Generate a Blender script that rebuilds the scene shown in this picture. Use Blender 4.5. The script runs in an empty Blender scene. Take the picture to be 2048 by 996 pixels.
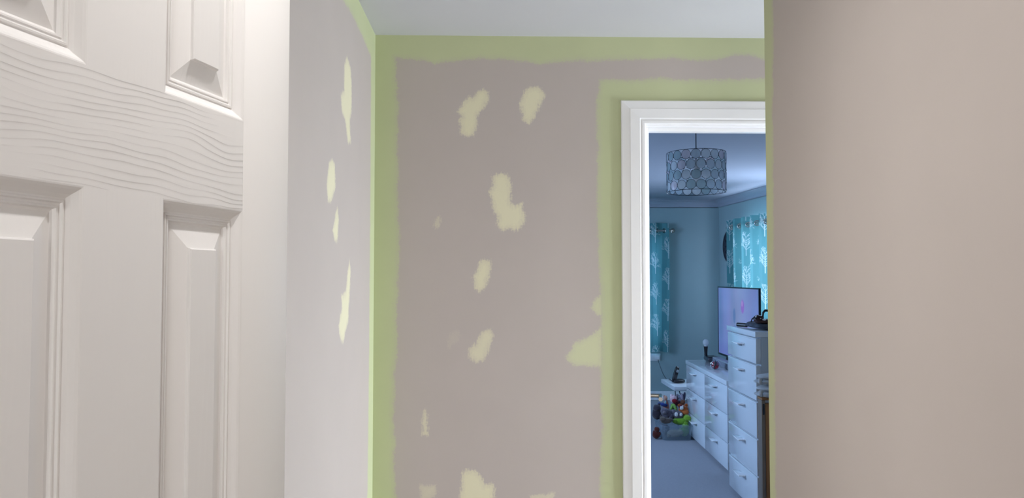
import bpy, bmesh, math, random
import numpy as np
from mathutils import Vector, Matrix, noise

S = bpy.context.scene
C = S.collection
PI = math.pi
R = math.radians
TH = math.atan(39/1500)          # the landing runs 1.5 degrees off the camera axis

# ------------------------------------------------------------------ camera
cam_d = bpy.data.cameras.new('camera'); cam = bpy.data.objects.new('camera', cam_d); C.objects.link(cam)
cam.location = (0, 0, 1.42)
cam.rotation_euler = (PI/2 + math.atan(55/1500), 0, 0)
cam_d.sensor_width = 36; cam_d.lens = 1500/2048*36; cam_d.clip_start = .02
S.camera = cam
S.view_settings.view_transform = 'Standard'; S.view_settings.look = 'None'
S.view_settings.gamma = 1; S.view_settings.use_curve_mapping = False
S.view_settings.exposure = 0.0

# ------------------------------------------------------------------ world and lights
w = bpy.data.worlds.new('world'); S.world = w; w.use_nodes = True
w.node_tree.nodes['Background'].inputs[0].default_value = (.55, .75, 1, 1)
w.node_tree.nodes['Background'].inputs[1].default_value = .8

def area(name, loc, rot, sx, sy, power, col, spread=PI):
    l = bpy.data.lights.new(name, 'AREA'); l.shape = 'RECTANGLE'; l.size = sx; l.size_y = sy
    l.energy = power; l.color = col; l.spread = spread
    o = bpy.data.objects.new(name, l); C.objects.link(o); o.location = loc; o.rotation_euler = rot
    return o
def spot(name, loc, rot, power, col, angle, blend, radius):
    l = bpy.data.lights.new(name, 'SPOT'); l.energy = power; l.color = col
    l.spot_size = angle; l.spot_blend = blend; l.shadow_soft_size = radius
    o = bpy.data.objects.new(name, l); C.objects.link(o); o.location = loc; o.rotation_euler = rot
    return o
# daylight outside the landing end window (shines towards -X), outside the window behind the camera (+Y)
area('daylight_landing', (2.72, 2.43, .98), (0, R(70), TH), 1.2, .7, 108, (.82, .89, 1), R(150))
# daylight outside the window of the room on the left, shining through its doorway onto the right wall
area('daylight_left_room', (-2.85, -2.05, 1.75), (0, R(-90), R(42)), 1.0, 1.2, 190, (1, .985, .965))
area('daylight_back', (.15, -2.4, 1.5), (R(90), 0, TH), .9, 1.1, 40, (1, .985, .965))
# daylight outside the two bedroom windows
area('daylight_bedroom_far', (1.1, 8.95, 1.35), (R(-90), 0, 0), 1.3, 1.4, 60, (.38, .62, 1))
area('daylight_bedroom_right', (2.80, 7.1, 1.45), (0, R(90), math.atan(.088)), 1.2, 1.9, 190, (.56, .70, .95))
area('fill_bedroom_left', (-1.62, 5.6, 1.70), (0, R(-90), 0), 1.1, 1.9, 114, (.42, .63, 1))  # fill through an unseen left window, added to light the chest fronts

# ------------------------------------------------------------------ helpers
def link(o, parent=None):
    C.objects.link(o)
    if parent: o.parent = parent
    return o
def obj(name, bm, m, parent=None, smooth=False):
    me = bpy.data.meshes.new(name)
    bmesh.ops.recalc_face_normals(bm, faces=bm.faces)
    bm.to_mesh(me); bm.free()
    if smooth is True:
        for p in me.polygons: p.use_smooth = True
    elif smooth:
        for p in me.polygons: p.use_smooth = True
        me.set_sharp_from_angle(angle=R(smooth))
    if m: me.materials.append(m)
    return link(bpy.data.objects.new(name, me), parent)
def tag(o, label, cat, group=None, kind=None):
    o['label'] = label; o['category'] = cat
    if group: o['group'] = group
    if kind: o['kind'] = kind
    return o
def empty(name, loc=(0, 0, 0), rz=0):
    o = bpy.data.objects.new(name, None); o.empty_display_size = .1
    o.location = loc; o.rotation_euler = (0, 0, rz); return link(o)
def B(): return bmesh.new()
def box(bm, a, b, bev=0, seg=2):
    (x0, y0, z0), (x1, y1, z1) = a, b
    r = bmesh.ops.create_cube(bm, size=1)
    bmesh.ops.scale(bm, vec=(abs(x1-x0), abs(y1-y0), abs(z1-z0)), verts=r['verts'])
    bmesh.ops.translate(bm, vec=((x0+x1)/2, (y0+y1)/2, (z0+z1)/2), verts=r['verts'])
    if bev:
        es = list({e for v in r['verts'] for e in v.link_edges})
        bmesh.ops.bevel(bm, geom=es, offset=bev, segments=seg, profile=.5, affect='EDGES')
    return bm
def tube(bm, pts, r, n=8, cap=True):
    pts = [Vector(p) for p in pts]; rs = r if isinstance(r, (list, tuple)) else [r]*len(pts)
    rings = []; up = None
    for i, p in enumerate(pts):
        t = (pts[min(i+1, len(pts)-1)] - pts[max(i-1, 0)]).normalized()
        if up is None:
            up = t.orthogonal().normalized()
        up = (up - t*up.dot(t)).normalized()
        s = t.cross(up)
        rings.append([bm.verts.new(p + (up*math.cos(2*PI*k/n) + s*math.sin(2*PI*k/n))*rs[i]) for k in range(n)])
    for a, b in zip(rings, rings[1:]):
        for k in range(n): bm.faces.new((a[k], a[(k+1) % n], b[(k+1) % n], b[k]))
    if cap:
        bm.faces.new(rings[0][::-1]); bm.faces.new(rings[-1])
    return bm
def ring(bm, c, R_, r, axis='Z', n=32, m=6):
    c = Vector(c); vs = []
    for i in range(n):
        a = 2*PI*i/n
        for k in range(m):
            b = 2*PI*k/m; q = R_ + r*math.cos(b)
            p = Vector((q*math.cos(a), q*math.sin(a), r*math.sin(b)))
            if axis == 'X': p = Vector((p.z, p.x, p.y))
            if axis == 'Y': p = Vector((p.x, p.z, p.y))
            vs.append(bm.verts.new(c+p))
    for i in range(n):
        for k in range(m):
            bm.faces.new((vs[i*m+k], vs[((i+1) % n)*m+k], vs[((i+1) % n)*m+(k+1) % m], vs[i*m+(k+1) % m]))
    return bm
def lathe(bm, prof, c=(0, 0, 0), n=24, mat=None):
    c = Vector(c); rings = []
    for r, z in prof:
        ps = [Vector((r*math.cos(2*PI*k/n), r*math.sin(2*PI*k/n), z)) for k in range(n)]
        rings.append([bm.verts.new(c + (mat @ p if mat else p)) for p in ps])
    for a, b in zip(rings, rings[1:]):
        for k in range(n): bm.faces.new((a[k], a[(k+1) % n], b[(k+1) % n], b[k]))
    bm.faces.new(rings[0][::-1]); bm.faces.new(rings[-1])
    return bm
def blob(bm, c, r, p=2.0, amp=0, freq=8, rot=None, nu=28, nv=16, seed=0, stretch=(1, 1, 1)):
    """super-ellipsoid (p=2 is an ellipsoid, larger is boxier) roughened by noise"""
    c = Vector(c); e = 2/p
    sg = lambda v: math.copysign(abs(v)**e, v)
    rows = []
    for j in range(nv+1):
        ph = -PI/2 + PI*j/nv; row = []
        for i in range(nu if 0 < j < nv else 1):
            t = 2*PI*i/nu
            q = Vector((r[0]*sg(math.cos(ph))*sg(math.cos(t)), r[1]*sg(math.cos(ph))*sg(math.sin(t)), r[2]*sg(math.sin(ph))))
            if amp:
                s = Vector((q.x*stretch[0], q.y*stretch[1], q.z*stretch[2]))*freq + Vector((seed*7.3, seed*3.1, 0))
                q += q.normalized()*amp*noise.noise(s) if q.length else q
            if rot: q = rot @ q
            row.append(bm.verts.new(c+q))
        rows.append(row)
    for a, b in zip(rows, rows[1:]):
        for i in range(nu):
            k = (i+1) % nu
            if len(a) == 1: bm.faces.new((a[0], b[k], b[i]))
            elif len(b) == 1: bm.faces.new((a[i], a[k], b[0]))
            else: bm.faces.new((a[i], a[k], b[k], b[i]))
    return bm
def prism(bm, pts, y0, y1):
    """outline in x,z extruded along y"""
    a = [bm.verts.new((x, y0, z)) for x, z in pts]; b = [bm.verts.new((x, y1, z)) for x, z in pts]
    bm.faces.new(a); bm.faces.new(b[::-1])
    for i in range(len(pts)):
        k = (i+1) % len(pts); bm.faces.new((a[i], b[i], b[k], a[k]))
    return bm

# ------------------------------------------------------------------ materials
def lin(c):
    return tuple((v/255/12.92 if v/255 <= .04045 else ((v/255+.055)/1.055)**2.4) for v in c)
class N:
    def __init__(s, m): s.t = m.node_tree; s.n = s.t.nodes; s.l = s.t.links
    def add(s, ty, **kw):
        o = s.n.new(ty)
        for k, v in kw.items(): setattr(o, k, v)
        return o
    def math(s, op, a, b=None, c=None):
        o = s.n.new('ShaderNodeMath'); o.operation = op
        for i, v in enumerate((a, b, c)):
            if v is None: continue
            if isinstance(v, (int, float)): o.inputs[i].default_value = v
            else: s.l.new(v, o.inputs[i])
        return o.outputs[0]
    def mix(s, f, a, b):
        o = s.n.new('ShaderNodeMix'); o.data_type = 'RGBA'
        for i, v in ((0, f), (6, a), (7, b)):
            if isinstance(v, (int, float)): o.inputs[i].default_value = v
            elif isinstance(v, tuple): o.inputs[i].default_value = (*v[:3], 1)
            else: s.l.new(v, o.inputs[i])
        return o.outputs[2]
    def noise(s, scale, detail=3, coord=None, stretch=None, rough=.5, dist=0):
        o = s.n.new('ShaderNodeTexNoise'); o.inputs['Scale'].default_value = scale; o.inputs['Detail'].default_value = detail
        o.inputs['Roughness'].default_value = rough; o.inputs['Distortion'].default_value = dist
        co = coord or s.coord()
        if stretch:
            mp = s.n.new('ShaderNodeMapping'); mp.inputs['Scale'].default_value = stretch
            s.l.new(co, mp.inputs['Vector']); co = mp.outputs[0]
        s.l.new(co, o.inputs['Vector']); return o.outputs[0]
    def coord(s): return s.n.new('ShaderNodeTexCoord').outputs['Object']
    def ramp(s, f, a, b):
        o = s.n.new('ShaderNodeMapRange'); o.inputs[1].default_value = a; o.inputs[2].default_value = b
        s.l.new(f, o.inputs[0]); return o.outputs[0]
    def bump(s, h, strength, dist):
        o = s.n.new('ShaderNodeBump'); o.inputs['Strength'].default_value = strength; o.inputs['Distance'].default_value = dist
        s.l.new(h, o.inputs['Height']); return o.outputs[0]
def mat(name, col, rough=.5, var=.08, scale=12, bump=0, bdist=.002, bscale=None, metal=0, spec=.5, coat=0, trans=0, ior=1.45, stretch=None, alpha=1, emit=0, sheen=0):
    m = bpy.data.materials.new(name); m.use_nodes = True; n = N(m)
    p = n.n['Principled BSDF']
    c = lin(col)
    if var:
        f = n.noise(scale, 3, stretch=stretch)
        n.l.new(n.mix(f, tuple(v*(1-var) for v in c), tuple(min(1, v*(1+var)) for v in c)), p.inputs['Base Color'])
    else: p.inputs['Base Color'].default_value = (*c, 1)
    p.inputs['Roughness'].default_value = rough; p.inputs['Metallic'].default_value = metal
    p.inputs['Specular IOR Level'].default_value = spec; p.inputs['Coat Weight'].default_value = coat
    p.inputs['Transmission Weight'].default_value = trans; p.inputs['IOR'].default_value = ior
    p.inputs['Alpha'].default_value = alpha; p.inputs['Sheen Weight'].default_value = sheen
    if bump: n.l.new(n.bump(n.noise(bscale or scale, 4, stretch=stretch), bump, bdist), p.inputs['Normal'])
    if emit:
        p.inputs['Emission Color'].default_value = (*c, 1); p.inputs['Emission Strength'].default_value = emit
    return m

WALLC, GREENC = (190, 180, 174), (195, 201, 160)
def paint_material(name, base=WALLC, green=GREENC):
    """old emulsion with green paint brushed on where the attribute 'paint' (metres inside the brushed edge) is positive"""
    m = bpy.data.materials.new(name); m.use_nodes = True; n = N(m); p = n.n['Principled BSDF']
    a = n.add('ShaderNodeAttribute', attribute_name='paint').outputs['Fac']
    al = n.add('ShaderNodeAttribute', attribute_name='cover').outputs['Fac']
    n1 = n.noise(22, 3); n2 = n.noise(140, 3); n3 = n.noise(6, 2)
    v = n.math('ADD', a, n.math('MULTIPLY', n.math('SUBTRACT', n1, .5), .022))
    v = n.math('ADD', v, n.math('MULTIPLY', n.math('SUBTRACT', n2, .5), .022))
    pl = n.add('ShaderNodeAttribute', attribute_name='pale').outputs['Fac']
    v = n.math('ADD', v, n.math('MULTIPLY', n.math('SUBTRACT', n.noise(60, 3, stretch=(3, 3, .5)), .5), n.math('MULTIPLY', pl, .02)))
    f = n.ramp(v, -.004, .006)
    f = n.math('MULTIPLY', f, al)
    b = lin(base); g = lin(green)
    thin = n.ramp(v, .0, .022)
    gcol = n.mix(pl, n.mix(n3, tuple(x*.95 for x in g), tuple(min(1, x*1.05) for x in g)), lin((226, 220, 190)))
    bcol = n.mix(n3, tuple(x*.97 for x in b), tuple(x*1.03 for x in b))
    gcol = n.mix(n.math('ADD', .66, n.math('MULTIPLY', thin, .34)), bcol, gcol)
    n.l.new(n.mix(f, bcol, gcol), p.inputs['Base Color'])
    p.inputs['Roughness'].default_value = .62; p.inputs['Specular IOR Level'].default_value = .3
    h = n.math('ADD', n.math('MULTIPLY', n.noise(260, 2), .4), n.math('MULTIPLY', f, .6))
    n.l.new(n.bump(h, .12, .001), p.inputs['Normal'])
    return m
def grain_material(name, vertical, strength=1.0):
    """white moulded door skin with pressed wood grain; the creases run along x or z of the door"""
    m = bpy.data.materials.new(name); m.use_nodes = True; n = N(m); p = n.n['Principled BSDF']
    p.inputs['Base Color'].default_value = (*lin((242, 238, 235)), 1)
    p.inputs['Roughness'].default_value = .52; p.inputs['Specular IOR Level'].default_value = .3
    co = n.coord(); sp = n.add('ShaderNodeSeparateXYZ'); n.l.new(co, sp.inputs[0])
    along, across = (sp.outputs[2], sp.outputs[0]) if vertical else (sp.outputs[0], sp.outputs[2])
    st = (1, 1, .22) if vertical else (.35, 1, 1)
    warp = n.math('MULTIPLY', n.math('SUBTRACT', n.noise(11, 2, stretch=st), .5), .055)
    q = n.math('MULTIPLY', n.math('ADD', across, warp), 140.0 if not vertical else 120.0)
    fr = n.math('FRACT', q)
    # sharp little step at every band, broken up along its length
    saw = n.math('POWER', fr, 7.0)
    brk = n.ramp(n.noise(16, 3, stretch=(1, 1, .3) if vertical else (.45, 1, 1.6)), .37, .60)
    fine = n.noise(70, 4, stretch=(1, 1, .06) if vertical else (.08, 1, 1))
    h = n.math('ADD', n.math('MULTIPLY', n.math('MULTIPLY', saw, brk), 1.0), n.math('MULTIPLY', fine, .35))
    n.l.new(n.bump(h, .5*strength, .0009), p.inputs['Normal'])
    return m

M = {}
M['wall_paint'] = paint_material('brushed wall paint')
M['plain_wall'] = mat('mauve beige wall paint', WALLC, .62, .03, 6, .1, .001, 260, spec=.3)
M['ceiling'] = mat('white ceiling paint', (208, 209, 213), .8, .02, 5, .1, .001, 200, spec=.2)
M['bed_wall'] = mat('blue grey bedroom wall paint', (154, 174, 176), .6, .03, 4, .1, .001, 240, spec=.3)
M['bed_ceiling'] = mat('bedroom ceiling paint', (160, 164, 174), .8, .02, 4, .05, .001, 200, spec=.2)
M['carpet'] = mat('grey carpet', (160, 160, 168), .95, .10, 60, .6, .006, 350, spec=.1, sheen=.2)
M['landing_carpet'] = mat('beige landing carpet', (150, 138, 125), .95, .12, 60, .6, .006, 350, spec=.1)
M['gloss'] = mat('white gloss woodwork', (247, 247, 248), .32, .015, 9, .04, .001, 60)
M['door_rail'] = grain_material('white door skin horizontal grain', False)
M['door_stile'] = grain_material('white door skin vertical grain', True, .18)
M['door_panel'] = grain_material('white door skin panel grain', True, .32)
M['chrome'] = mat('polished chrome', (205, 200, 192), .16, 0, metal=1)
M['brass'] = mat('satin nickel', (190, 180, 165), .22, 0, metal=1)
M['white_gloss'] = mat('high gloss white lacquer', (220, 224, 229), .12, .01, 6, coat=.5)
M['white_side'] = mat('matt white board', (196, 202, 208), .35, .02, 8)
M['black'] = mat('black plastic', (22, 22, 26), .32, .1, 40)
M['dark'] = mat('dark grey plastic', (52, 55, 62), .4, .1, 40)
M['silver'] = mat('silver grey plastic', (150, 155, 165), .35, .05, 30)
M['wire'] = mat('dark wire', (46, 54, 62), .4, 0, metal=.6)
M['cable'] = mat('dark cable', (38, 42, 50), .5, 0)
M['white_plastic'] = mat('white plastic', (214, 216, 218), .35, .02, 20)
M['pine'] = mat('stained pine', (150, 104, 62), .45, .30, 14, .2, .002, 14, stretch=(6, 6, .5))
M['pine_dark'] = mat('dark pine knot', (60, 34, 18), .5, .2, 60)
M['towel'] = mat('grey towelling', (176, 178, 180), .95, .15, 90, .8, .004, 260, sheen=.3, spec=.1)
M['cloth_dark'] = mat('charcoal patterned cloth', (74, 78, 86), .9, .65, 38, .6, .004, 60, spec=.1)
M['leather'] = mat('dark brown leather', (58, 28, 20), .4, .3, 30, .3, .002, 80)
M['glass'] = None
def thin_glass(name, tint, rough=.02, amount=.12):
    m = bpy.data.materials.new(name); m.use_nodes = True; n = N(m)
    t = n.add('ShaderNodeBsdfTransparent'); t.inputs[0].default_value = (*tint, 1)
    g = n.add('ShaderNodeBsdfGlossy'); g.inputs['Roughness'].default_value = rough
    x = n.add('ShaderNodeMixShader'); x.inputs[0].default_value = amount
    n.l.new(t.outputs[0], x.inputs[1]); n.l.new(g.outputs[0], x.inputs[2])
    n.l.new(x.outputs[0], n.n['Material Output'].inputs[0]); return m
M['pane'] = thin_glass('window pane', (.97, .98, .98), .01, .06)
def frosted(name, col, clear, rough=.25):
    """cloudy translucent plastic or shell"""
    m = bpy.data.materials.new(name); m.use_nodes = True; n = N(m)
    c = lin(col)
    t = n.add('ShaderNodeBsdfTransparent'); t.inputs[0].default_value = (.86, .9, .93, 1)
    p = n.n['Principled BSDF']; p.inputs['Base Color'].default_value = (*c, 1); p.inputs['Roughness'].default_value = rough
    tr = n.add('ShaderNodeBsdfTranslucent'); tr.inputs[0].default_value = (*c, 1)
    a = n.add('ShaderNodeMixShader'); a.inputs[0].default_value = .45
    n.l.new(p.outputs[0], a.inputs[1]); n.l.new(tr.outputs[0], a.inputs[2])
    b = n.add('ShaderNodeMixShader'); n.l.new(n.ramp(n.noise(25, 2), -2.2+clear*2, 3.2-clear*2+clear), b.inputs[0])
    b.inputs[0].default_value = clear
    for l in list(b.inputs[0].links): n.l.remove(l)
    n.l.new(a.outputs[0], b.inputs[1]); n.l.new(t.outputs[0], b.inputs[2])
    n.l.new(b.outputs[0], n.n['Material Output'].inputs[0]); return m
M['box_plastic'] = frosted('clear storage box plastic', (200, 212, 222), .74)
M['globe'] = frosted('frosted glass globe', (225, 228, 230), .25)
CAPIZ = [frosted('capiz shell a', (176, 190, 200), .15, .2), frosted('capiz shell b', (196, 204, 210), .15, .2), frosted('capiz shell c', (206, 196, 206), .15, .2), frosted('capiz shell d', (150, 172, 178), .15, .2)]
def curtain_material():
    m = bpy.data.materials.new('teal tree print curtain'); m.use_nodes = True; n = N(m)
    a = n.add('ShaderNodeAttribute', attribute_name='print').outputs['Fac']
    c = n.mix(a, n.mix(n.noise(5, 2), lin((84, 136, 140)), lin((102, 154, 156))), lin((196, 210, 210)))
    d = n.add('ShaderNodeBsdfDiffuse'); t = n.add('ShaderNodeBsdfTranslucent')
    n.l.new(c, d.inputs[0]); n.l.new(c, t.inputs[0])
    b = n.bump(n.noise(420, 2), .2, .001); n.l.new(b, d.inputs['Normal'])
    x = n.add('ShaderNodeMixShader'); x.inputs[0].default_value = .135
    n.l.new(d.outputs[0], x.inputs[1]); n.l.new(t.outputs[0], x.inputs[2])
    n.l.new(x.outputs[0], n.n['Material Output'].inputs[0]); return m
M['curtain'] = curtain_material()
def screen_material():
    m = bpy.data.materials.new('television picture'); m.use_nodes = True; n = N(m); p = n.n['Principled BSDF']
    a = n.add('ShaderNodeAttribute', attribute_name='reflection')
    p.inputs['Base Color'].default_value = (.01, .01, .012, 1); p.inputs['Roughness'].default_value = .12
    n.l.new(a.outputs['Color'], p.inputs['Emission Color']); p.inputs['Emission Strength'].default_value = .72  # curtain and window reflected in the switched-off screen, painted in as a glow
    return m
M['screen'] = screen_material()
def plush(col): return mat('plush %d %d %d' % col, col, .95, .22, 90, .7, .004, 220, spec=.05, sheen=.3)

# ------------------------------------------------------------------ paint outlines (metres on the wall: across, height)
FAR_PATCHES = [
[(-0.036, 2.146), (-0.018, 2.132), (-0.013, 2.104), (-0.036, 2.066), (-0.059, 2.038), (-0.059, 2.0), (-0.073, 1.963), (-0.096, 1.953), (-0.12, 1.967), (-0.124, 2.0), (-0.134, 2.019), (-0.12, 2.037), (-0.134, 2.056), (-0.115, 2.094), (-0.092, 2.114), (-0.078, 2.113), (-0.055, 2.141)],
[(0.174, 2.159), (0.202, 2.133), (0.204, 2.114), (0.178, 2.067), (0.164, 2.034), (0.141, 2.009), (0.117, 2.02), (0.108, 2.057), (0.101, 2.09), (0.113, 2.109), (0.127, 2.142), (0.15, 2.152)],
[(0.02, 1.818), (0.062, 1.819), (0.075, 1.758), (0.071, 1.702), (0.085, 1.698), (0.113, 1.702), (0.126, 1.656), (0.122, 1.619), (0.099, 1.595), (0.062, 1.6), (0.034, 1.593), (0.015, 1.618), (0.015, 1.651), (0.001, 1.674), (-0.008, 1.702), (-0.017, 1.748), (-0.003, 1.767), (0.001, 1.804)],
[(-0.202, 1.655), (-0.195, 1.637), (-0.206, 1.613), (-0.22, 1.6), (-0.225, 1.618), (-0.216, 1.637)],
[(-0.035, 1.485), (-0.007, 1.481), (-0.002, 1.45), (-0.011, 1.417), (-0.026, 1.378), (-0.049, 1.359), (-0.064, 1.374), (-0.076, 1.421), (-0.064, 1.445), (-0.054, 1.474)],
[(-0.139, 1.222), (-0.125, 1.198), (-0.134, 1.17), (-0.163, 1.141), (-0.177, 1.156), (-0.168, 1.189)],
[(-0.006, 1.222), (0.003, 1.193), (-0.011, 1.141), (-0.03, 1.098), (-0.058, 1.094), (-0.087, 1.108), (-0.092, 1.141), (-0.063, 1.17), (-0.044, 1.203), (-0.025, 1.217)],
[(-0.257, 0.92), (-0.242, 0.887), (-0.245, 0.817), (-0.267, 0.817), (-0.271, 0.869)],
[(-0.1, 0.692), (-0.067, 0.685), (-0.044, 0.666), (-0.029, 0.633), (0.008, 0.642), (0.009, 0.549), (-0.123, 0.55), (-0.119, 0.671)],
[(-0.274, 0.635), (-0.213, 0.63), (-0.208, 0.597), (-0.236, 0.569), (-0.274, 0.57)],
[(0.141, 0.59), (0.236, 0.599), (0.231, 0.556), (0.141, 0.557)],
[(0.423, 1.349), (0.396, 1.339), (0.376, 1.301), (0.395, 1.278), (0.422, 1.261)],
[(0.422, 1.23), (0.37, 1.192), (0.309, 1.169), (0.299, 1.141), (0.28, 1.116), (0.289, 1.093), (0.322, 1.076), (0.422, 1.077)],
]
LEFT_PATCHES = [
[(2.324, 2.107), (2.382, 2.086), (2.407, 2.019), (2.401, 1.953), (2.373, 1.914), (2.397, 1.847), (2.351, 1.834), (2.301, 1.891), (2.242, 1.917), (2.229, 1.963), (2.277, 1.99), (2.274, 2.063)],
[(2.125, 1.752), (2.16, 1.739), (2.169, 1.675), (2.114, 1.626), (2.066, 1.625), (2.048, 1.667), (2.077, 1.734)],
[(2.193, 1.623), (2.219, 1.584), (2.204, 1.524), (2.162, 1.522), (2.127, 1.549), (2.166, 1.595)],
[(2.391, 1.475), (2.409, 1.439), (2.396, 1.359), (2.374, 1.281), (2.327, 1.245), (2.29, 1.21), (2.244, 1.244), (2.221, 1.275), (2.267, 1.325), (2.265, 1.366), (2.33, 1.376), (2.352, 1.431)],
]
EDGE_LEFT = [(-0.373, 2.265), (-0.363, 2.1), (-0.363, 1.906), (-0.361, 1.732), (-0.354, 1.521), (-0.359, 1.407), (-0.362, 1.33), (-0.366, 1.254), (-0.359, 1.131), (-0.374, 1.046), (-0.366, 0.97), (-0.375, 0.895), (-0.367, 0.801), (-0.372, 0.688), (-0.364, 0.584)]
EDGE_TOP = [(-0.367, 2.259), (-0.261, 2.252), (-0.223, 2.239), (-0.165, 2.251), (-0.03, 2.262), (0.106, 2.255), (0.183, 2.24), (0.281, 2.252), (0.417, 2.259), (0.534, 2.262), (0.691, 2.267), (0.769, 2.26), (0.887, 2.263), (0.946, 2.281), (1.005, 2.279), (1.059, 2.266)]
EDGE_ARCH = [(0.417, 2.183), (0.403, 2.104), (0.404, 1.909), (0.401, 1.715), (0.406, 1.522), (0.411, 1.407), (0.413, 1.253), (0.414, 1.062), (0.411, 0.948), (0.417, 0.834), (0.408, 0.702), (0.41, 0.578)]
EDGE_ARCH_TOP = [(0.417, 2.183), (0.446, 2.189), (0.534, 2.187), (0.612, 2.192), (0.729, 2.189), (0.808, 2.185), (0.926, 2.192), (1.058, 2.193)]

PATCH_COVER = [1, 1, 1, .55, 1, .16, .85, .8, 1, .55, .7, 1, 1]

def poly_sd(P, poly):
    """signed distance (positive inside) of points P (n,2) to a polygon"""
    poly = np.array(poly); best = np.full(len(P), 1e9); inside = np.zeros(len(P), bool)
    for a, b in zip(poly, np.roll(poly, -1, 0)):
        e = b-a; wv = P-a
        t = np.clip((wv@e)/(e@e), 0, 1)
        best = np.minimum(best, np.linalg.norm(wv-t[:, None]*e, axis=1))
        c = ((a[1] <= P[:, 1]) != (b[1] <= P[:, 1]))
        xs = a[0] + (P[:, 1]-a[1])/(e[1] if abs(e[1]) > 1e-9 else 1e-9)*e[0]
        inside ^= c & (P[:, 0] < xs)
    return np.where(inside, best, -best)
def interp(x, pts):
    pts = sorted(pts); return np.interp(x, [p[0] for p in pts], [p[1] for p in pts])
def grids(name, parts, to3d, field, m, extra=None):
    """mesh from flat grids (u0,u1,nu,v0,v1,nv); field(u,v) gives paint and cover attributes; extra: list of quads"""
    V, Fc, A, Cv, Pl = [], [], [], [], []
    for (u0, u1, nu, v0, v1, nv) in parts:
        off = len(V); u = np.linspace(u0, u1, nu+1); v = np.linspace(v0, v1, nv+1)
        U, W_ = np.meshgrid(u, v); U = U.ravel(); W_ = W_.ravel()
        V += [to3d(a, b) for a, b in zip(U.tolist(), W_.tolist())]
        s, c, pl = field(U, W_); A.append(s); Cv.append(c); Pl.append(pl)
        k = nu+1
        Fc += [(off+j*k+i, off+j*k+i+1, off+(j+1)*k+i+1, off+(j+1)*k+i) for j in range(nv) for i in range(nu)]
    nA = sum(len(a) for a in A)
    for q in (extra or []):
        off = len(V); V += q; Fc.append(tuple(range(off, off+len(q))))
    A = np.concatenate(A + [np.full(len(V)-nA, -1.0)]); Cv = np.concatenate(Cv + [np.ones(len(V)-nA)]); Pl = np.concatenate(Pl + [np.zeros(len(V)-nA)])
    me = bpy.data.meshes.new(name); me.from_pydata(V, [], Fc)
    for nm, arr in (('paint', A), ('cover', Cv), ('pale', Pl)):
        at = me.attributes.new(nm, 'FLOAT', 'POINT'); at.data.foreach_set('value', arr.astype(np.float32))
    me.materials.append(m); me.update()
    return bpy.data.objects.new(name, me)
def boxquads(a, b):
    (x0, y0, z0), (x1, y1, z1) = a, b
    p = [(x0, y0, z0), (x1, y0, z0), (x1, y1, z0), (x0, y1, z0), (x0, y0, z1), (x1, y0, z1), (x1, y1, z1), (x0, y1, z1)]
    return [[p[i] for i in f] for f in ((0, 3, 2, 1), (4, 5, 6, 7), (0, 1, 5, 4), (1, 2, 6, 5), (2, 3, 7, 6), (3, 0, 4, 7))]

# ------------------------------------------------------------------ the landing (its own frame, turned by TH about the camera's foot)
XL, XR, YF, ZC = -.4525, .66, 2.877, 2.352
YR = 1.786                     # where the right wall ends
XE = 2.6                       # landing end wall with a window
DX0, DX1, DZ = .595, 1.357, 2.003    # bedroom doorway
YB = YF + .108                 # bedroom side of the far wall
def landing(o):
    o.rotation_euler = (0, 0, TH); return o
def struct(name, bm, m, label, cat, land=True, parent=None):
    o = obj(name, bm, m, parent)
    if land: landing(o)
    return tag(o, label, cat, kind='structure')

def window(n, bm_frame, pane, label, land, rz=0, loc=(0, 0, 0)):
    e = empty('window_%d' % n, loc, rz)
    if land: landing(e)
    obj('window_frame', bm_frame, M['gloss'], e); obj('window_pane', pane, M['pane'], e)
    return tag(e, label, 'window', kind='structure')
def frame_xz(x0, x1, z0, z1, y, d=.05, t=.05, mid=True):
    bm = B()
    box(bm, (x0, y, z0), (x0+t, y+d, z1)); box(bm, (x1-t, y, z0), (x1, y+d, z1)); box(bm, (x0+t, y, z0), (x1-t, y+d, z0+t)); box(bm, (x0+t, y, z1-t), (x1-t, y+d, z1))
    if mid: box(bm, ((x0+x1)/2-t/2, y, z0+t), ((x0+x1)/2+t/2, y+d, z1-t))
    g = B(); box(g, (x0+t, y+d*.45, z0+t), (x1-t, y+d*.55, z1-t)); return bm, g
def holed(bm, x0, x1, z1, y0, y1, h):
    hx0, hx1, hz0, hz1 = h
    box(bm, (x0, y0, 0), (hx0, y1, z1)); box(bm, (hx1, y0, 0), (x1, y1, z1)); box(bm, (hx0, y0, 0), (hx1, y1, hz0)); box(bm, (hx0, y0, hz1), (hx1, y1, z1)); return bm
# landing end wall (turned so its local x runs along the wall)
def turn(bm, rz, loc):
    bmesh.ops.transform(bm, matrix=Matrix.Translation(loc) @ Matrix.Rotation(rz, 4, 'Z'), verts=bm.verts); return bm
bm = B(); box(bm, (XL-.7, -2.3, -.06), (XE+.1, YB, 0))
struct('floor', bm, M['landing_carpet'], 'beige carpeted floor of the landing', 'floor')
bm = B(); box(bm, (XL-.12, -2.3, ZC), (XE+.1, YF+.03, ZC+.06))
struct('ceiling', bm, M['ceiling'], 'plain white ceiling of the landing', 'ceiling')

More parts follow.
